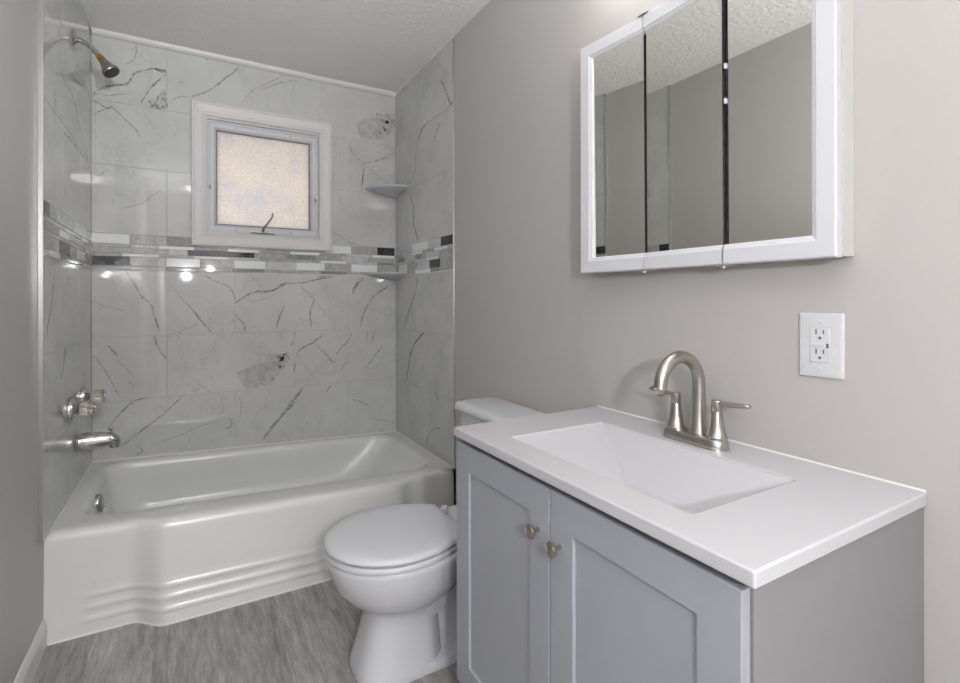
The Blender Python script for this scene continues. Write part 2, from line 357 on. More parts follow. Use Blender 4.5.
def cut(r, hole):
    a0, a1, b0, b1 = r; h0, h1, k0, k1 = hole
    if a1 <= h0 or a0 >= h1 or b1 <= k0 or b0 >= k1: return [r]
    out = []
    if a0 < h0: out.append((a0, h0, b0, b1))
    if a1 > h1: out.append((h1, a1, b0, b1))
    m0, m1 = max(a0, h0), min(a1, h1)
    if b0 < k0: out.append((m0, m1, b0, k0))
    if b1 > k1: out.append((m0, m1, k1, b1))
    return out
ROWS = [(.02, .325), (.325, .635), (.635, .945), (.945, 1.265), (1.441, 1.768), (1.768, 2.072), (2.072, H)]
def tile_panel(parent, f, lo, hi, starts, hole, veins, patches, back, base):
    """f maps (along, z, depth) to the room; depth 0 is the tile face"""
    bm = bmesh.new(); flip = 0
    def quadbox(a0, a1, b0, b1, d0, d1, mi, bev=0.0):
        t = bmesh.new(); vs = []
        e = bev
        ring0 = [(a0, b0, d0), (a1, b0, d0), (a1, b1, d0), (a0, b1, d0)]
        ring1 = [(a0, b0, d1-e), (a1, b0, d1-e), (a1, b1, d1-e), (a0, b1, d1-e)]
        ring2 = [(a0+e, b0+e, d1), (a1-e, b0+e, d1), (a1-e, b1-e, d1), (a0+e, b1-e, d1)]
        loft(bm, [[Vector(f(*p)) for p in r] for r in ((ring0, ring1, ring2) if e else (ring0, ring1))], mi=mi)
    for r in cut((lo, hi, base, H), hole) if hole else [(lo, hi, base, H)]:
        quadbox(r[0], r[1], r[2], r[3], -back, -.0016, 1)
    for (b0, b1), st in zip(ROWS, starts):
        x = st; b0 = max(b0, base)
        while x > lo: x -= .61
        while x < hi:
            a0, a1 = max(x, lo), min(x+.61, hi)
            if a1-a0 > .01:
                for r in (cut((a0, a1, b0, b1), hole) if hole else [(a0, a1, b0, b1)]):
                    if r[1]-r[0] > .006 and r[3]-r[2] > .006:
                        quadbox(r[0]+.0008, r[1]-.0008, r[2]+.0008, r[3]-.0008, -back*.9, 0, 0, .0008)
            x += .61
    rnd = random.Random(3)
    for wd_, al, pts in veins:
        p = smooth_path(pts, 6); n = len(p); p = [(a+rnd.uniform(-.002, .002)*(0 < i < n-1), b+rnd.uniform(-.002, .002)*(0 < i < n-1)) for i, (a, b) in enumerate(p)]
        rows = []
        for i, (a, b) in enumerate(p):
            q0, q1 = p[max(i-1, 0)], p[min(i+1, n-1)]; dx, dy = q1[0]-q0[0], q1[1]-q0[1]; l = math.hypot(dx, dy) or 1
            h = wd_*.5*(.25+.75*math.sin(math.pi*min(1, max(.06, i/(n-1)*.88+.06)))**.5)*rnd.uniform(.7, 1.5)
            h = max(h, .0012)
            rows.append((bm.verts.new(f(min(max(a-dy/l*h, lo), hi), b+dx/l*h, .0006)), bm.verts.new(f(min(max(a+dy/l*h, lo), hi), b-dx/l*h, .0006))))
        for (v0, v1), (v2, v3) in zip(rows, rows[1:]):
            try: bm.faces.new((v0, v1, v3, v2)).material_index = 2 if .75 < al < 2 else 4 if al > 2 else 3
            except ValueError: pass
    for pts in patches:                                    # ragged mottled patches of darker stone
        q = smooth_path(list(pts)+[pts[0]], 5)[:-1]; q = [(a+rnd.uniform(-.004, .004), b+rnd.uniform(-.004, .004)) for a, b in q]
        ca, cb = sum(a for a, _ in q)/len(q), sum(b for _, b in q)/len(q); cv = bm.verts.new(f(ca, cb, .0005)); vs = [bm.verts.new(f(min(a, hi), b, .0005)) for a, b in q]
        for i in range(len(vs)): bm.faces.new((cv, vs[i], vs[(i+1) % len(vs)])).material_index = 5 if max(a for a, _ in pts) > .4 else 4
    return obj('tile_panel', bm, [M['tile'], M['grout'], M['vein'], M['vein_faint'], M['patch'], M['patch_fill']], parent)
fB = lambda a, b, d: (a, D-d, b)
fR = lambda a, b, d: (W-.003-d, a, b)
fL = lambda a, b, d: (d, a, b)
SA, SB = .305-.61, .61-.61                                # running bond phases
tile_panel(wall_back, fB, 0, W-.003, [SA, SB, SA, SB, SA, SB+.015, SA], (WX0, WX1, WZ0, WZ1), VB+[(.042, 3, [(.885, .825), (.862, .79), (.83, .74), (.79, .69), (.76, .662)]), (.03, 3, [(.77, .79), (.81, .805), (.86, .80)]), (.05, 3, [(1.508, 2.262), (1.488, 2.215), (1.455, 2.155), (1.42, 2.105)]), (.03, 3, [(1.40, 2.262), (1.43, 2.225), (1.475, 2.22)])], VP, T, .02)
tile_panel(wall_right, fR, 2.135, D, [2.15+.15, 2.15+.45, 2.3, 2.6, 2.45, 2.75, 2.45], None, VR, [], .0025, .3065)
tile_panel(wall_left, fL, 2.0265, D, [2.3, 2.6, 2.3, 2.6, 2.3, 2.6, 2.3], None, VL, [], T, .3585)
# mosaic band: rows of strips
Z = [1.441, 1.393, 1.376, 1.348, 1.333, 1.288, 1.268]     # R1, A, B, C, R3, D
MI = {'w': 0, 'g': 1, 'm': 2, 'l': 3, 'k': 4}
def mosaic(parent, f, lo, hi, rows):
    bm = bmesh.new(); rnd = random.Random(11)
    def strip(a0, a1, z0, z1, c):
        if a1-a0 < .004: return
        e = .0012; d = .0016+rnd.uniform(0, .0012); a0 += .0008; a1 -= .0008; z0 += .0008; z1 -= .0008
        loft(bm, [[Vector(f(*p)) for p in r] for r in ([(a0, z0, -.002), (a1, z0, -.002), (a1, z1, -.002), (a0, z1, -.002)], [(a0, z0, d-e), (a1, z0, d-e), (a1, z1, d-e), (a0, z1, d-e)], [(a0+e, z0+e, d), (a1-e, z0+e, d), (a1-e, z1-e, d), (a0+e, z1-e, d)])], mi=MI[c])
    loft(bm, [[Vector(f(*p)) for p in r] for r in ([(lo, Z[6], -.004), (hi, Z[6], -.004), (hi, Z[0], -.004), (lo, Z[0], -.004)], [(lo, Z[6], .0005), (hi, Z[6], .0005), (hi, Z[0], .0005), (lo, Z[0], .0005)])], mi=5)
    for (z0, z1, segs) in rows:
        for a0, a1, c in segs: strip(max(a0, lo), min(a1, hi), z0, z1, c)
    # slim glossy liner under the band
    p = [(-.002, 1.2685), (.003, 1.2685), (.0045, 1.2665), (.003, 1.2640), (-.002, 1.2640)]
    loft(bm, [[Vector(f(lo, z, d)) for d, z in p], [Vector(f(hi, z, d)) for d, z in p]], mi=0)
    return obj('mosaic_band', bm, [M['mosaic_white'], M['mosaic_grey'], M['mosaic_mid'], M['mosaic_light'], M['mosaic_black'], M['grout']], parent)
def fill(segs, lo, hi, alt='glg', step=.155):             # the places between named strips are grey
    segs = sorted(segs); out = []; x = lo; i = 0
    for s in segs+[(hi, hi, 'g')]:
        while s[0]-x > .004:
            y = min(x+step, s[0])
            if s[0]-y < .04: y = s[0]
            out.append((x, y, alt[i % len(alt)])); x = y; i += 1
        if s[1] > s[0]: out.append(s)
        x = max(x, s[1])
    return out
mosaic(wall_back, fB, 0, W-.003, [
 (Z[1], Z[0], fill([(0, .15, 'w'), (.15, .305, 'g'), (.305, .46, 'm'), (1.09, 1.24, 'w'), (1.24, 1.40, 'g'), (1.40, 1.512, 'k')], 0, W-.003)),
 (Z[2], Z[1], fill([(.27, .425, 'w'), (.425, .58, 'm'), (.58, .735, 'w'), (.895, 1.055, 'w'), (1.37, 1.51, 'w')], 0, W-.003)),
 (Z[3], Z[2], fill([(.395, .55, 'k'), (.553, .71, 'k'), (.87, 1.03, 'm')], 0, W-.003, 'ggl')),
 (Z[4], Z[3], fill([(.12, .27, 'w'), (.425, .58, 'w'), (1.06, 1.21, 'w'), (1.40, 1.51, 'm')], 0, W-.003, 'ggl')),
 (Z[5], Z[4], fill([(0, .15, 'k'), (.15, .30, 'g'), (.30, .45, 'w'), (.61, .765, 'w'), (.925, 1.085, 'w'), (1.24, 1.40, 'w')], 0, W-.003)),
 (Z[6], Z[5], fill([(.3, .44, 'm'), (.6, .76, 'm'), (1.06, 1.21, 'm')], 0, W-.003, 'gg'))])
mosaic(wall_right, fR, 2.135, D, [
 (Z[1], Z[0], fill([(2.14, 2.27, 'k'), (2.27, 2.43, 'l'), (2.43, 2.64, 'w'), (2.64, 2.75, 'l')], 2.135, D)),
 (Z[2], Z[1], fill([(2.2, 2.35, 'w'), (2.50, 2.65, 'w')], 2.135, D, 'lg')),
 (Z[3], Z[2], fill([(2.51, 2.60, 'm'), (2.75, 2.85, 'm')], 2.135, D, 'gl')),
 (Z[4], Z[3], fill([(2.3, 2.45, 'w'), (2.7, 2.8, 'l')], 2.135, D, 'gl')),
 (Z[5], Z[4], fill([(2.28, 2.41, 'k'), (2.72, 2.85, 'w')], 2.135, D)),
 (Z[6], Z[5], fill([(2.4, 2.6, 'w')], 2.135, D, 'gm'))])
mosaic(wall_left, fL, 2.0265, D, [
 (Z[1], Z[0], fill([(2.027, 2.10, 'k'), (2.20, 2.36, 'l'), (2.50, 2.78, 'w')], 2.0265, D)),
 (Z[2], Z[1], fill([(2.36, 2.52, 'w'), (2.66, 2.8, 'w')], 2.0265, D, 'gl')),
 (Z[3], Z[2], fill([(2.027, 2.25, 'm'), (2.25, 2.4, 'w')], 2.0265, D, 'gl')),
 (Z[4], Z[3], fill([(2.45, 2.6, 'l'), (2.75, 2.85, 'w')], 2.0265, D, 'gg')),
 (Z[5], Z[4], fill([(2.24, 2.42, 'k'), (2.56, 2.72, 'w')], 2.0265, D)),
 (Z[6], Z[5], fill([(2.1, 2.25, 'w'), (2.6, 2.7, 'm')], 2.0265, D, 'gm'))])

# ---------------------------------------------------------------- trim, baseboards
bm = bmesh.new(); q = [(0, 0)]+[(.025*math.cos(a), .025*math.sin(a)) for a in [math.pi/2*i/8 for i in range(9)]]
loft(bm, [[Vector((x, D-.0005-u, H-w)) for u, w in q] for x in (.004, W-.006)]); struct('trim_1', bm, M['trim'], smooth=50)
bm = bmesh.new(); loft(bm, [[Vector((W-.0035-u*.25, y, H-w*.25)) for u, w in q] for y in (2.12, D-.036)]); struct('trim_2', bm, M['caulk'], smooth=50)
bm = bmesh.new(); box(bm, (-T, 2.0165, .36), (.0015, 2.026, H), .001); struct('trim_3', bm, M['alu'])
bm = bmesh.new(); box(bm, (W-.0065, 2.125, .30), (W, 2.1345, H), .001); struct('trim_4', bm, M['alu'])
base_prof = [(0, 0), (.011, 0), (.011, .062), (.010, .068), (.008, .074), (.006, .084), (.003, .09), (0, .09)]
bm = bmesh.new(); loft(bm, [[Vector((-T+u, y, w)) for u, w in base_prof] for y in (REAR, 2.073)]); struct('baseboard_left', bm, M['trim'])
bm = bmesh.new(); loft(bm, [[Vector((W-u, y, w)) for u, w in base_prof] for y in (1.18, 2.13)]); struct('baseboard_right', bm, M['trim'])

# ---------------------------------------------------------------- window
win = thing('window_1', '', '', (.767, D, 1.47), kind='structure')
def wp(o): o.matrix_parent_inverse = Matrix.Translation(-win.location); return o
fW = lambda a, b, d: (a, D-d, b)
bm = bmesh.new(); mitre_frame(bm, .411, 1.125, 1.402, 2.146, [(0, .0005), (0, .018), (.004, .022), (.012, .023), (.016, .019), (.05, .015), (.055, .011), (.061, .010), (.066, .006), (.066, .0005)], fW); wp(obj('casing', bm, M['trim'], win))
bm = bmesh.new(); mitre_frame(bm, WX0+.001, WX1-.001, WZ0+.001, WZ1-.001, [(0, -.1), (0, .004), (.006, .004), (.006, -.1)], fW); wp(obj('jamb', bm, M['trim'], win))
bm = bmesh.new(); mitre_frame(bm, WX0+.0072, WX1-.0072, WZ0+.0072, WZ1-.0072, [(0, -.06), (0, -.012), (.004, -.008), (.012, -.008), (.015, -.013), (.034, -.014), (.04, -.02), (.044, -.026), (.044, -.06)], fW)
sash = wp(obj('sash', bm, M['white_plastic'], win))
def ws(o): o.parent = sash; return o
bm = bmesh.new(); mitre_frame(bm, .5255, 1.0085, 1.5195, 2.0205, [(0, -.05), (0, -.027), (.006, -.03), (.006, -.05)], fW); ws(obj('glazing_bead', bm, mat('grey_glazing_bead', g((128, 128, 132)), .6), win))
bm = bmesh.new(); box(bm, (.527, D+.036, 1.52), (1.007, D+.041, 2.02)); ws(obj('pane', bm, M['obscure'], win))
bm = bmesh.new(); box(bm, (.69, D+.002, 1.479), (.818, D+.0145, 1.492), .003); o = ws(obj('latch_base', bm, M['trim'], win))
bm = bmesh.new(); box(bm, (.694, D-.001, 1.4815), (.814, D+.003, 1.4865), .001); ws(obj('latch_slot', bm, M['dark'], win))
bm = bmesh.new(); pts = smooth_path([(.752, D+.008, 1.492), (.758, D-.012, 1.515), (.785, D-.020, 1.553), (.797, D-.020, 1.575), (.800, D-.020, 1.597)], 5); tube(bm, pts, [.006-.0022*i/len(pts) for i in range(len(pts))], 10)
ws(obj('crank_handle', bm, mat('aged_grey_metal', g((140, 132, 122)), .45, .6), win, 60))
for x, z in ((.496, 1.712), (1.034, 1.694)):
    bm = bmesh.new(); box(bm, (x-.008, D+.003, z-.028), (x+.008, D+.0135, z+.028), .003); box(bm, (x-.003, D-.002, z-.012), (x+.003, D+.004, z+.008), .001, mi=1); ws(obj('side_latch', bm, [M['white_plastic'], M['slot']], win))
bm = bmesh.new()
for x, z in ((.62, 2.04), (.90, 2.04), (.62, 1.498), (.90, 1.498)): lathe(bm, [(0, 0), (.006, 0), (.005, .003), (0, .004)], (x, D+.0135, z), (0, -1, 0), 12)
ws(obj('screw_caps', bm, mat('grey_screw', g((176, 177, 180)), .5), win))

# ---------------------------------------------------------------- bathtub
tub = thing('bathtub', 'white enamel alcove bathtub with bowed apron and three raised ridges', 'bathtub', (.76, 2.5, 0))
TX0, TX1 = -T+.0006, W-.0006
TC = Vector((.75, 2.53)); YB = D-.0006
def bow(x): 
    sm = lambda t: (lambda u: u*u*(3-2*u))(min(1, max(0, t)))
    return sm((x-.225)/.105)*sm((1.30-x)/.105)
def yfront(x, z):                                        # face of the apron at height z
    k = min(1, z/.34)
    ends = 2.074+.013*k+.055*min(1, max(0, (x-1.18)/(TX1-1.18)))
    return ends+bow(x)*(-.072+.014*k)+bow(x)*.030*k
def shear(p): return Vector((p.x, p.y, p.z*(1-.0352*p.x/.356)))
ANG = []
cs = [math.atan2(2.08-TC.y, TX0-TC.x), math.atan2(2.08-TC.y, TX1-TC.x), math.atan2(YB-TC.y, TX1-TC.x), math.atan2(YB-TC.y, TX0-TC.x)]
cs = [c+2*math.pi if c < cs[0] else c for c in cs]+[cs[0]+2*math.pi]
for (a0, a1), n in zip(zip(cs, cs[1:]), (110, 26, 50, 26)): ANG += [(a0+(a1-a0)*i/n, 0 if n == 110 else 1) for i in range(n)]
FRONT_N = 110
def outer(z, inset):                                     # ring along the walls and the apron face
    out = []
    for i, (a, _) in enumerate(ANG):
        dx, dy = math.cos(a), math.sin(a)
        if i <= FRONT_N:
            x = TX0+(TX1-TX0)*i/FRONT_N
            out.append(Vector((min(max(x, TX0+inset*0), TX1), yfront(x, z)+inset, z)))
        else:
            tx = ((TX1-TC.x)/dx if dx > 0 else (TX0-TC.x)/dx) if abs(dx) > 1e-9 else 9
            ty = (YB-TC.y)/dy if dy > 1e-9 else 9
            t = min(tx, ty); out.append(Vector((TC.x+dx*t, TC.y+dy*t, z)))
    # the side edges start at the apron corners
    n = len(out)
    return out
def inner(x0, x1, y0, y1, r, z):
    out = []
    for i, (a, _) in enumerate(ANG):
        if i <= FRONT_N:
            x = TX0+(TX1-TX0)*i/FRONT_N; p = Vector((x, yfront(x, .34))); d = (p-TC).normalized()
        else: d = Vector((math.cos(a), math.sin(a)))
        lo, hi = 0, 2
        for _ in range(36):
            m = (lo+hi)/2; q = TC+d*m
            cx = min(max(q.x, x0+r), x1-r); cy = min(max(q.y, y0+r), y1-r)
            inside = (x0 <= q.x <= x1 and y0 <= q.y <= y1) and (math.hypot(q.x-cx, q.y-cy) <= r)
            if inside: lo = m
            else: hi = m
        out.append(Vector((TC.x+d.x*lo, TC.y+d.y*lo, z)))
    return out
def ridge(x, c): return 1
rings = []
def apron(z, extra=0.0, fade=True):
    r = outer(z, 0)
    for i in range(FRONT_N+1):
        x = r[i].x; x_left = {1: .10}.get(1)
        k = min(1, max(0, (x-.085)/.05))*min(1, max(0, (TX1-.085-x)/.05))
        r[i].y -= extra*k
    return r
RIM = .356
rings.append(apron(0.0)); rings.append(apron(.008)); rings.append(apron(.034))
for c in (.050, .090, .130):
    for dz, e in ((-.013, 0), (-.008, .002), (-.002, .0036), (.004, .003), (.009, .0012), (.013, 0)): rings.append(apron(c+dz, e))
for z in (.16, .22, .28, .315): rings.append(apron(z))
for k in range(1, 7):
    a = math.pi/2*k/6; rr = .03; rings.append(outer(RIM-rr+rr*math.sin(a), 0)); 
    for i in range(FRONT_N+1): rings[-1][i].y += rr*(1-math.cos(a))
rings.append(inner(.052, 1.462, 2.185, 2.868, .10, RIM+.001))
for dz, e in ((-.001, .006), (-.005, .012), (-.014, .018), (-.03, .023)): rings.append(inner(.052+e, 1.462-e*1.3, 2.185+e, 2.868-e, .10, RIM+dz))
rings.append(inner(.085, 1.38, 2.215, 2.852, .11, .25)); rings.append(inner(.105, 1.28, 2.235, 2.845, .12, .15)); rings.append(inner(.125, 1.20, 2.26, 2.825, .12, .095)); rings.append(inner(.17, 1.14, 2.31, 2.74, .12, .07)); rings.append(inner(.5, .95, 2.46, 2.60, .06, .062))
bm = bmesh.new(); loft(bm, [[shear(p) for p in r] for r in rings], cap0=False)
def tp(o): o.matrix_parent_inverse = Matrix.Translation(-tub.location); return o
tp(obj('basin', bm, M['enamel'], tub, 55))
bm = bmesh.new()
pth = [Vector((TX0+(TX1-TX0)*i/80, 0, 0)) for i in range(81)]
loft(bm, [[Vector((p.x, yfront(p.x, 0)+u, w)) for u, w in ((.002, .0003), (-.004, .0003), (-.002, .004), (.002, .006))] for p in pth]); 
zr = lambda x: RIM*(1-.0352*x/.356)
tri = ((0, -.001), (.005, .0), (.0025, .003), (0, .006))
loft(bm, [[Vector((x, YB-u, zr(x)+w)) for u, w in tri] for x in (.001, W-.004)])
loft(bm, [[Vector((.0004+u, yy, zr(0)+w)) for u, w in tri] for yy in (2.10, YB)])
loft(bm, [[Vector((W-.0034-u, yy, zr(W)+w)) for u, w in tri] for yy in (2.145, YB)])
tp(obj('caulk_bead', bm, M['caulk'], tub, 40))
ov = bmesh.new(); lathe(ov, [(0, 0), (.036, 0), (.038, .008), (.036, .015), (.026, .022), (0, .025)], (.0770, 2.48, .300), (1, -.12, .14), 32); lathe(ov, [(0, 0), (.007, 0), (.006, .006), (0, .008)], (.1010, 2.477, .292), (1, -.12, .14), 14)
o = tp(obj('overflow_plate', ov, M['chrome'], tub, 40)); o['label'] = 'round chrome overflow plate'

# tub fittings on the tiled left wall
sp = bmesh.new(); y = 2.53; z = .545
pts = smooth_path([(.0005, y, z), (.03, y, z), (.07, y, z+.001), (.10, y, z+.001), (.120, y, z-.004), (.129, y, z-.016), (.131, y, z-.036)], 6)
rad = [r[0] for r in smooth_path([(.036,), (.0355,), (.032,), (.029,), (.026,), (.022,), (.018,)], 6)]
tube(sp, pts, rad, 24); lathe(sp, [(.037, 0), (.039, .004), (.039, .010), (.035, .013)], (.0005, y, z), (1, 0, 0), 28)
spout = tag(obj('tub_spout', sp, M['chrome'], None, 50), 'chrome tub spout low on the tiled left wall above the bathtub', 'tub spout')
bm = bmesh.new(); lathe(bm, [(.004, 0), (.004, .014), (.009, .016), (.010, .019), (.008, .022), (0, .023)], (.116, y, z+.022), (0, 0, 1), 16); obj('diverter_knob', bm, M['chrome'], spout, 40)
def valve(y, z, label):
    t = thing('valve_handle', label, 'tap handle', (.0005, y, z), 'tub valve handles')
    bm = bmesh.new(); lathe(bm, [(.046, 0), (.047, .005), (.042, .015), (.024, .021), (.016, .03), (0, .031)], (0, 0, 0), (1, 0, 0), 32); o = obj('escutcheon', bm, M['chrome'], t, 40)
    bm = bmesh.new(); n = 40
    prof = [(.014, .030), (.022, .034), (.0265, .044), (.0265, .072), (.024, .078), (0, .079)]
    rings = [[Vector((h, r*(1-.10*(k % 2))*math.cos(2*math.pi*k/n), r*(1-.10*(k % 2))*math.sin(2*math.pi*k/n))) for k in range(n)] for r, h in prof]
    loft(bm, [[p for p in r] for r in rings]); obj('knob', bm, M['acrylic'], t, 25)['label'] = 'ribbed clear acrylic knob'
    bm = bmesh.new(); lathe(bm, [(0, .079), (.012, .0792), (.011, .082), (0, .083)], (0, 0, 0), (1, 0, 0), 20); obj('cap', bm, M['chrome'], t, 40)
    return t
valve(2.41, .700, 'nearer and lower of the two clear acrylic tub valve handles')
valve(2.665, .705, 'farther of the two clear acrylic tub valve handles, closer to the back corner')
sh = thing('shower_head', 'small chrome shower head on a bent arm high on the left tile wall', 'shower head', (.0005, 2.503, 2.165))
def sp_(o): return o
bm = bmesh.new(); lathe(bm, [(.040, 0), (.041, .003), (.036, .009), (.020, .013), (.011, .015), (0, .015)], (0, 0, 0), (1, 0, 0), 32); obj('flange', bm, M['chrome'], sh, 40)
bm = bmesh.new(); tube(bm, smooth_path([(.0, 0, 0), (.024, 0, .001), (.044, 0, -.008), (.064, 0, -.026), (.083, 0, -.048)], 7), .0105, 18); obj('arm', bm, M['chrome'], sh, 60)
dv = Vector((.55, -.16, -.80)).normalized(); o0 = Vector((.081, 0, -.045))
bm = bmesh.new(); lathe(bm, [(.0105, 0), (.0145, .002), (.0145, .015), (.011, .017), (.016, .022), (.016, .030), (.010, .034)], o0, dv, 12); obj('connector', bm, M['brass'], sh, 25)['label'] = 'brass connector nut'
bm = bmesh.new(); lathe(bm, [(.010, .030), (.017, .033), (.019, .041), (.026, .057), (.033, .068), (.034, .077), (.0325, .080), (0, .0795)], o0, dv, 32); hd = obj('head', bm, mat('satin_chrome', (.42, .42, .42), .28, 1), sh, 40)
bm = bmesh.new(); lathe(bm, [(0, .080), (.030, .080), (.029, .083), (0, .0845)], o0, dv, 32); obj('nozzle_plate', bm, M['black_rubber'], hd, 40)
# corner shelves
def shelf(z, label):
    bm = bmesh.new(); cx, cy = W-.0036, D-.0006; n = 24
    def arc(r, zz, k=1.0): return [Vector((cx, cy, zz))]+[Vector((cx-r*math.cos(a), cy-r*math.sin(a), zz)) for a in [math.pi/2*i/n for i in range(n+1)]]
    loft(bm, [arc(.012, z-.048), arc(.06, z-.040), arc(.13, z-.026), arc(.182, z-.015), arc(.194, z-.010), arc(.197, z-.003), arc(.193, z), arc(.186, z-.001)])
    return tag(obj('corner_shelf', bm, M['porcelain'], None, 40), label, 'shelf', 'corner shelves')
shelf(1.795, 'upper of the two white ceramic corner shelves, high between plain tiles'); shelf(1.284, 'lower of the two white ceramic corner shelves, set at the mosaic band')

# ---------------------------------------------------------------- toilet
toi = thing('toilet', 'white two-piece toilet with closed lid between bathtub and grey vanity', 'toilet', (1.1, 1.463, 0))
TK = .030
def tl(o): o.matrix_parent_inverse = Matrix.Translation(-toi.location); return o
TY = 1.463
def egg(x0, x1, hw, z, n=72, back=.62, pw=2.0, xm=None):
    """outline seen from above: round nose at x0, straighter back at x1 (back = share of the width left there)"""
    xc = x0+(x1-x0)*.5 if xm is None else xm; out = []
    for k in range(n):
        a = 2*math.pi*k/n; c, s = math.cos(a), math.sin(a)
        if c < 0: x = xc+(xc-x0)*(-abs(c)**(2/pw)); y = hw*math.copysign(abs(s)**(2/pw), s)
        else:
            u = c; x = xc+(x1-xc)*min(1, (abs(c)**.62)*1.0)
            t = (x-xc)/(x1-xc); w = hw*(1-(1-back)*t**2.2)
            if abs(s) < .45: y = w*(s/.45)*math.copysign(1, 1); x = x1
            else: y = math.copysign(w, s)
            if abs(s) >= .45:
                t = math.cos(math.asin(min(1, abs(s))))/math.cos(math.asin(.45)); x = xc+(x1-xc)*t; y = math.copysign(hw*(1-(1-back)*t**2.2), s)
        out.append(Vector((x, TY+y, z)))
    return out
def oval(x0, x1, hw, z, n=72, p=2.3):
    xc = (x0+x1)/2; a_ = (x1-x0)/2
    return [Vector((xc+a_*math.copysign(abs(math.cos(t))**(2/p), math.cos(t)), TY+hw*math.copysign(abs(math.sin(t))**(2/p), math.sin(t)), z)) for t in [2*math.pi*k/n for k in range(n)]]
bm = bmesh.new()
loft(bm, [oval(.828, 1.10, .112, 0, p=3), oval(.826, 1.10, .114, .012, p=3), oval(.832, 1.10, .109, .03, p=3), oval(.850, 1.10, .098, .09, p=2.9), oval(.864, 1.10, .092, .15, p=2.7), oval(.866, 1.11, .096, .185, p=2.4), oval(.858, 1.12, .107, .203, p=2.2),
 oval(.838, 1.135, .124, .215, p=2.1), oval(.800, 1.175, .150, .24, p=2.1), oval(.775, 1.20, .168, .275, p=2.1), oval(.760, 1.215, .178, .315, p=2.1), oval(.752, 1.22, .183, .345, p=2.1), oval(.752, 1.22, .184, .358, p=2.1), oval(.757, 1.215, .180, .364, p=2.1)])
# trapway behind the pedestal, with the recess at its side, and the foot flange
def rbox(x0, x1, hw, z, r): return rrect(x0, x1, TY-hw, TY+hw, r, z, 6)
loft(bm, [rbox(1.0, 1.40, .068, 0, .03), rbox(1.0, 1.40, .066, .12, .03), rbox(1.02, 1.43, .072, .20, .03), rbox(1.04, 1.48, .105, .27, .04), rbox(1.06, 1.50, .13, .33, .04), rbox(1.06, 1.50, .13, .375, .04)])
loft(bm, [rbox(.95, 1.44, .110, 0, .05), rbox(.95, 1.44, .111, .010, .05), rbox(.95, 1.43, .106, .026, .05), rbox(.95, 1.42, .07, .034, .05)])
# slanting web from pedestal up to the rear deck
loft(bm, [[Vector((x, TY+s, z)) for x, z, s in ((1.02, .12, .085), (1.02, .12, -.085), (1.04, .24, -.1), (1.04, .24, .1))], [Vector((x, TY+s, z)) for x, z, s in ((1.075, .165, .085), (1.075, .165, -.085), (1.09, .25, -.1), (1.09, .25, .1))], [Vector((x, TY+s, z)) for x, z, s in ((1.20, .235, .09), (1.20, .235, -.09), (1.20, .32, -.11), (1.20, .32, .11))]])
tl(obj('bowl', bm, M['porcelain'], toi, 60))
bm = bmesh.new(); loft(bm, [egg(.768, 1.14, .166, .3635), egg(.754, 1.149, .180, .3665), egg(.748, 1.152, .186, .369), egg(.747, 1.153, .187, .376), egg(.749, 1.152, .185, .3815), egg(.755, 1.15, .18, .3835)]); tl(obj('seat', bm, M['white_plastic'], toi, 50))
bm = bmesh.new(); loft(bm, [egg(.766, 1.14, .168, .3850), egg(.755, 1.149, .179, .3875), egg(.748, 1.153, .186, .3895), egg(.746, 1.154, .188, .394), egg(.748, 1.153, .186, .400), egg(.754, 1.151, .181, .4045), egg(.764, 1.147, .172, .4072), egg(.80, 1.13, .14, .409), egg(.88, 1.06, .07, .410)]); tl(obj('lid', bm, M['white_plastic'], toi, 50))
for s in (-1, 1):
    bm = bmesh.new(); lathe(bm, [(0, 0), (.013, 0), (.0135, .004), (.0135, .026), (.011, .031), (0, .032)], (1.172, TY+s*.075, .375), (0, 0, 1), 20); box(bm, (1.148, TY+s*.075-.012, .384), (1.176, TY+s*.075+.012, .398), .004); tl(obj('hinge', bm, M['white_plastic'], toi, 40))
bm = bmesh.new(); loft(bm, [rrect(1.345, 1.500, TY-.215+TK, TY+.215+TK, 0.027, .376), rrect(1.338, 1.503, TY-.228+TK, TY+.228+TK, 0.031, .42), rrect(1.326, 1.504, TY-.240+TK, TY+.240+TK, 0.034, .684)]); tl(obj('tank', bm, M['porcelain'], toi, 50))
bm = bmesh.new()
TR = [.05, .05, .05, .05]
loft(bm, [rrect(1.322, 1.508, TY-.247+TK, TY+.247+TK, 0.034, .6845), rrect(1.311, 1.511, TY-.259+TK, TY+.259+TK, 0.037, .689), rrect(1.309, 1.512, TY-.261+TK, TY+.261+TK, 0.039, .702), rrect(1.313, 1.510, TY-.257+TK, TY+.257+TK, 0.037, .714), rrect(1.322, 1.504, TY-.248+TK, TY+.248+TK, 0.034, .721), rrect(1.34, 1.49, TY-.225+TK, TY+.225+TK, 0.031, .724)]); tl(obj('tank_lid', bm, M['porcelain'], toi, 60))
bm = bmesh.new(); box(bm, (1.306, TY+.125, .635), (1.318, TY+.165, .652), .003); box(bm, (1.300, TY+.06, .640), (1.308, TY+.16, .648), .003); lathe(bm, [(.008, 0), (.008, .02)], (1.310, TY+.15, .643), (1, 0, 0), 14); tl(obj('flush_lever', bm, M['chrome'], toi, 40))

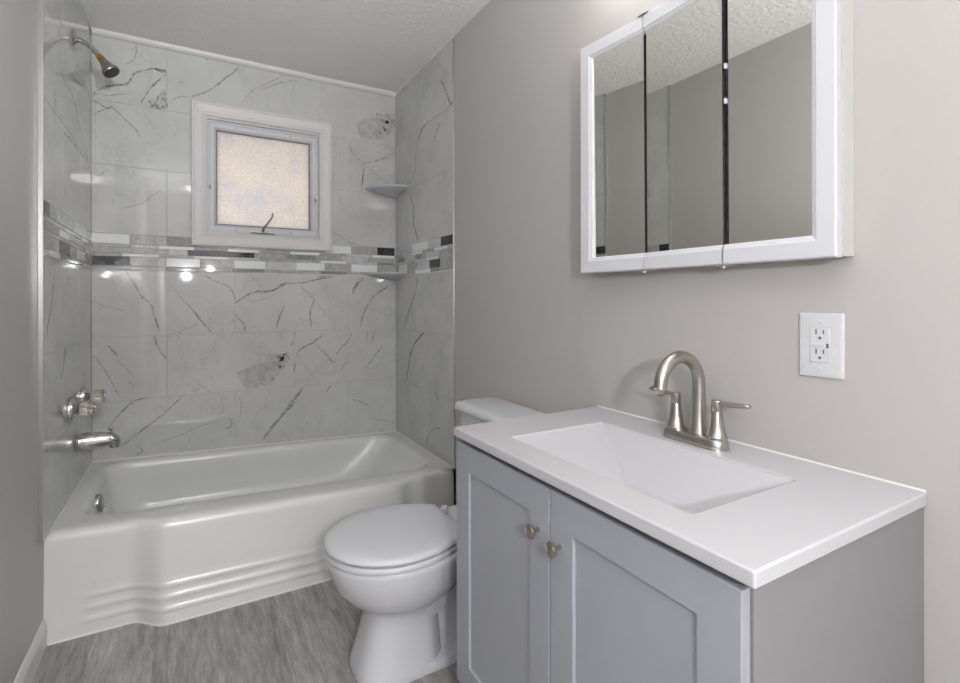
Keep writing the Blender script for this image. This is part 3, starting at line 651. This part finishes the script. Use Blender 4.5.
# ---------------------------------------------------------------- vanity
VX = 1.042                                               # face of the carcass; doors stand in front
van = thing('vanity_cabinet', 'light grey two-door vanity cabinet under the white sink top', 'cabinet', (1.28, .755, 0))
def vp(o): o.matrix_parent_inverse = Matrix.Translation(-van.location); return o
bm = bmesh.new(); VY0, VY1, VT = .379, 1.167, .7613
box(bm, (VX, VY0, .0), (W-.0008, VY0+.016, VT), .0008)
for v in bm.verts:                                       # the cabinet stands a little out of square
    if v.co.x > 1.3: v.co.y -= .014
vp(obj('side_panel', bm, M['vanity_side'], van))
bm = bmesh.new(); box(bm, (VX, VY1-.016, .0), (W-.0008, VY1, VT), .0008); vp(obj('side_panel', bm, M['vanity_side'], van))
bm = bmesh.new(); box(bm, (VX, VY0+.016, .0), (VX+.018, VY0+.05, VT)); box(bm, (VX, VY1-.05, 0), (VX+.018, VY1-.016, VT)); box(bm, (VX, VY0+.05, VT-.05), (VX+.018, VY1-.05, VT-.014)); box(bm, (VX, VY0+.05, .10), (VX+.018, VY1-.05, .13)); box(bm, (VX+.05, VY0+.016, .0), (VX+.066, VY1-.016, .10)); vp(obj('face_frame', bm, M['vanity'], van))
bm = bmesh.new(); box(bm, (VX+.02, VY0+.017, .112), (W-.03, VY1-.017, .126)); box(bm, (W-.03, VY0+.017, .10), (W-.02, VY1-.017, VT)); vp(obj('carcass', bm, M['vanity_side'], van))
dprof = [(0, 0), (0, .0165), (.0015, .018), (.065, .018), (.0658, .0173), (.0668, .0118), (.069, .0112), (.069, 0)]
for y0, y1, ky in ((.7755, 1.1655, .808), (.383, .7725, .7415)):
    t = bmesh.new(); f = lambda a, b, d: (VX-.002-d, a, b)
    mitre_frame(t, y0, y1, .115, .7465, dprof, f); box(t, (VX-.002-.0115, y0+.062, .175), (VX-.003, y1-.062, .7465-.062))
    dr = vp(obj('door', t, M['vanity'], van))
    bm = bmesh.new(); lathe(bm, [(.0045, 0), (.0045, .012), (.006, .016), (.0135, .019), (.0150, .022), (.0142, .026), (.009, .0285), (0, .029)], (VX-.0201, ky, .655 if ky > .78 else .6475), (-1, 0, 0), 28)
    k = obj('knob', bm, mat('polished_nickel_knob', g((190, 180, 170)), .22, 1), dr, 50); k['label'] = 'round nickel knob'
# countertop with its moulded rectangular basin
top = thing('sink_countertop', 'white sink top with a sloped rectangular basin on the grey vanity', 'sink', (1.27, .755, .785))
def cp(o): o.matrix_parent_inverse = Matrix.Translation(-top.location); return o
CX0, CX1, CY0, CY1, ZT = 1.0124, W-.0006, .3600, 1.163, .785
BX0, BX1, BY0, BY1 = 1.090, 1.391, .506, 1.008
bm = bmesh.new()
ins = lambda e, z, r: rrect(CX0+e, CX1-e*.2, CY0+e, CY1-e, r, z, 4)
loft(bm, [rrect(BX0-.03, BX1+.03, BY0-.03, BY1+.03, .01, .7625, 4), ins(.001, .7625, .003), ins(0, .764, .004), ins(0, .782, .004), ins(.001, .784, .004), ins(.003, ZT, .004), rrect(BX0-.003, BX1+.003, BY0-.003, BY1+.003, .009, ZT, 4), rrect(BX0, BX1, BY0, BY1, .008, ZT-.0012, 4)], cap0=False, cap1=False)
cp(obj('deck', bm, M['solid_surface'], top))
bm = bmesh.new(); loft(bm, [rrect(BX0, BX1, BY0, BY1, .008, ZT-.0012, 4), rrect(BX0+.0015, BX1-.0015, BY0+.0015, BY1-.0015, .008, ZT-.004, 4), rrect(1.125, 1.272, .5125, .815, .010, .703, 4), rrect(1.135, 1.262, .522, .805, .010, .7005, 4)], cap0=False)
cp(obj('basin', bm, M['solid_surface'], top, 12))
bm = bmesh.new(); lathe(bm, [(0, 0), (.019, 0), (.02, .0015), (.016, .003), (0, .002)], (1.185, .70, .7007), (0, 0, 1), 24); cp(obj('drain', bm, M['white_plastic'], top, 40))
bm = bmesh.new(); loft(bm, [[Vector((W-.0006-u, yy, ZT-.001+w)) for u, w in ((0, 0), (.0035, 0), (.0025, .002), (0, .0045))] for yy in (CY0+.002, CY1-.002)]); cp(obj('caulk_bead', bm, M['caulk'], top))

# faucet
FX, FY = 1.442, .757
fau = thing('sink_faucet', 'brushed nickel high-arc faucet with two lever handles on the sink top', 'faucet', (FX, FY, ZT))
bm = bmesh.new()
def stad(dx, dy, z): return rrect(-dx, dx, -dy, dy, min(dx, dy)*.98, z, 10)
loft(bm, [stad(.0285, .082, .0003), stad(.0285, .082, .004), stad(.0265, .080, .006), stad(.0255, .079, .018), stad(.0235, .077, .021), stad(.022, .0755, .022)]); obj('base_plate', bm, M['nickel'], fau, 35)
bm = bmesh.new(); R_ = .0675; xs = .015
P_ = [(xs-.002, 0, .021), (xs-.001, 0, .06), (xs, 0, .10), (xs, 0, .136)]+[(xs-R_+R_*math.cos(a), 0, .136+R_*math.sin(a)) for a in [math.pi*i/8 for i in range(1, 9)]]+[(xs-2*R_-.003, 0, .134-.002)]
pp = smooth_path(P_, 6); rr = smooth_path([(.0220,), (.0172,), (.0152,), (.0146,)]+[(.0143,)]*8+[(.0143,)], 6)
tube(bm, pp, [r[0] for r in rr], 24); obj('spout', bm, M['nickel'], fau, 60)
for s, zt in ((1, 0), (-1, 0)):
    bm = bmesh.new(); lathe(bm, [(.0225, .021), (.0225, .026), (.0195, .030), (.0150, .052), (.0115, .078), (.0105, .083), (.0112, .0845), (.0112, .106), (.010, .108), (0, .1085)], (.003, s*.054, 0), (0, 0, 1), 28); h = obj('handle', bm, M['nickel'], fau, 30)
    bm = bmesh.new(); rg = []
    for t, w, th in ((0, .008, .0065), (.015, .0085, .0066), (.04, .0085, .0056), (.062, .0085, .005), (.071, .007, .0045), (.074, .003, .002)):
        rg.append([Vector((.003+w*math.cos(a), s*(.054+.004+t), .1005+.007*t/.08+th*math.sin(a))) for a in [2*math.pi*k/14 for k in range(14)]])
    loft(bm, rg); obj('lever', bm, M['nickel'], h, 60)

# ---------------------------------------------------------------- medicine cabinet
med = thing('medicine_cabinet', 'white framed three-door mirrored medicine cabinet on the right wall', 'medicine cabinet', (1.50, .82, 1.2))
def mp_(o): o.matrix_parent_inverse = Matrix.Translation(-med.location); return o
MX = 1.463; MZ0, MZ1 = 1.201, 1.884; S1, S2 = .928, .702; ML, MR = 1.155, .4755
bm = bmesh.new(); e = .010
for a, b_ in (((MX+.0212, MR-.006, MZ0+.003), (W-.0006, MR+.014, MZ1-.003)), ((MX+.0212, ML-.020, MZ0+.003), (W-.0006, ML-.008, MZ1-.003)), ((MX+.0212, MR+.0142, MZ0+.003), (W-.0006, ML-.0202, MZ0+.015)), ((MX+.0212, MR+.0142, MZ1-.015), (W-.0006, ML-.0202, MZ1-.003)), ((W-.003, MR+.0142, MZ0+.0152), (W-.0006, ML-.0202, MZ1-.0152))): box(bm, a, b_)
mp_(obj('body', bm, M['cabinet_side'], med))
mprof = [(0, -.020), (0, -.003), (.003, 0), (.034, 0), (.036, -.0015), (.040, -.003), (.043, -.004), (.046, -.0085), (.046, -.020)]
def mdoor(length, sides, hinge_y, rot, mtilt=0.0):
    """local frame: +y runs from the hinge line; the far door runs the other way"""
    sg = 1 if length > 0 else -1
    a0, a1 = min(0, length), max(0, length)
    f = lambda a, b, d: (-d, a, b)
    # here a grows with world y, so 'R' is the far (left in the picture) side
    bm = bmesh.new(); mitre_frame(bm, a0, a1, MZ0, MZ1, mprof, f, sides)
    box(bm, (.0152, a0+(.044 if 'L' in sides else .0005), MZ0+.044), (.0195, a1-(.044 if 'R' in sides else .0005), MZ1-.044), mi=1)  # backing coloured dark to stand in for shade in the door gaps
    d = obj('door', bm, [M['cabinet_white'], M['dark']], med); d.location = (MX-1.50, hinge_y-.82, -1.2); d.rotation_euler = (0, 0, math.radians(rot))
    y0 = a0+(.0445 if 'L' in sides else .003); y1 = a1-(.0445 if 'R' in sides else .003 if sides == 'TB' else .006)
    bm = bmesh.new(); box(bm, (.0105, y0, MZ0+.0445), (.0135, y1, MZ1-.0445)); mo = obj('mirror', bm, M['mirror'], d); mo.rotation_euler = (0, -.007, 0); mo.location = (.0112, 0, 0)
    return d
mdoor(.2205, 'RTB', S1+.001, 5.9)
mdoor(-(S1-S2-.004), 'TB', S1-.001, .05)
mdoor(-(S2-MR), 'LTB', S2-.003, 0.0)
for y_, z_, s in ((S1, MZ1, 1), (S1, MZ0, -1), (S2, MZ0, -1)):
    bm = bmesh.new(); box(bm, (MX-.004, y_-.016, z_+.0005 if s > 0 else z_-.0035), (MX+.03, y_+.016, z_+.0035 if s > 0 else z_-.0005), .001); lathe(bm, [(0, 0), (.006, 0), (.006, .005), (0, .006)], (MX+.006, y_, z_+s*.003), (0, 0, s), 14); mp_(obj('hinge', bm, M['alu'], med))
for z_ in (1.575, 1.655):
    bm = bmesh.new(); box(bm, (MX+.006, S2-.0055, z_-.006), (MX+.018, S2-.0005, z_+.006), .001); mp_(obj('clip', bm, M['white_plastic'], med))

# ---------------------------------------------------------------- outlet
out_ = thing('wall_outlet', 'white double socket wall outlet under the medicine cabinet', 'outlet', (W, .526, 1.028))
X_ = -.0002
bm = bmesh.new(); loft(bm, [[Vector((x, v.x, v.y)) for v in rrect(-.041+e_, .041-e_, -.0655+e_, .0655-e_, .003, 0, 4)] for x, e_ in ((X_, 0), (-.003, 0), (-.0055, .002), (-.0065, .006))]); pl = obj('cover_plate', bm, M['white_plastic'], out_, 20)
bm = bmesh.new(); box(bm, (-.0085, -.0175, -.0345), (-.0066, .0175, .0345), .001); rc = obj('receptacle', bm, M['white_plastic'], out_)
bm = bmesh.new()
for zc in (.0205, -.0195):
    box(bm, (-.0089, .005, zc+.002), (-.0084, .0075, zc+.012)); box(bm, (-.0089, -.0085, zc+.003), (-.0084, -.006, zc+.011)); lathe(bm, [(.003, 0), (.003, .0004)], (-.0085, -.0005, zc-.0055), (-1, 0, 0), 12)
obj('slots', bm, M['slot'], rc)
bm = bmesh.new(); box(bm, (-.0098, -.0100, -.0030), (-.0086, .0165, .0035), .0005); obj('test_button', bm, M['white_plastic'], rc)
bm = bmesh.new(); box(bm, (-.0092, -.0165, -.0045), (-.0086, -.0125, .0045), .0003); obj('indicator', bm, M['slot'], rc)
for zc in (.048, -.048):
    bm = bmesh.new(); lathe(bm, [(.0032, 0), (.0028, .0012), (0, .0015)], (-.0065, 0, zc), (-1, 0, 0), 14); obj('screw', bm, M['white_plastic'], out_)

# ---------------------------------------------------------------- lamps out of the frame
vl = thing('vanity_light', 'three-globe vanity light bar on the wall above the mirrored cabinet', 'wall lamp', (W, .83, 2.13))
bm = bmesh.new(); box(bm, (-.03, -.28, -.05), (-.0005, .28, .05), .008); obj('back_plate', bm, M['nickel'], vl)
for yy in (-.19, 0, .19):
    bm = bmesh.new(); lathe(bm, [(.018, 0), (.018, .03), (.025, .034)], (-.03, yy, 0), (-1, 0, 0), 20); obj('socket', bm, M['nickel'], vl, 40)
    bm = bmesh.new(); bmesh.ops.create_uvsphere(bm, u_segments=24, v_segments=16, radius=.055); bmesh.ops.translate(bm, verts=bm.verts, vec=(-.112, yy, 0)); obj('globe', bm, M['vanity_globe'], vl, 180)
cl = thing('ceiling_light', 'round flush dome ceiling light behind the camera near the doorway', 'ceiling lamp', (.50, -.45, H))
bm = bmesh.new(); lathe(bm, [(0, .0005), (.15, .0005), (.152, .02), (.14, .03), (0, .03)], (0, 0, 0), (0, 0, -1), 40); obj('rim', bm, M['nickel'], cl, 40)
bm = bmesh.new(); lathe(bm, [(.135, .0305), (.13, .05), (.10, .075), (.05, .09), (0, .093)], (0, 0, 0), (0, 0, -1), 40); obj('dome', bm, M['ceiling_globe'], cl, 60)
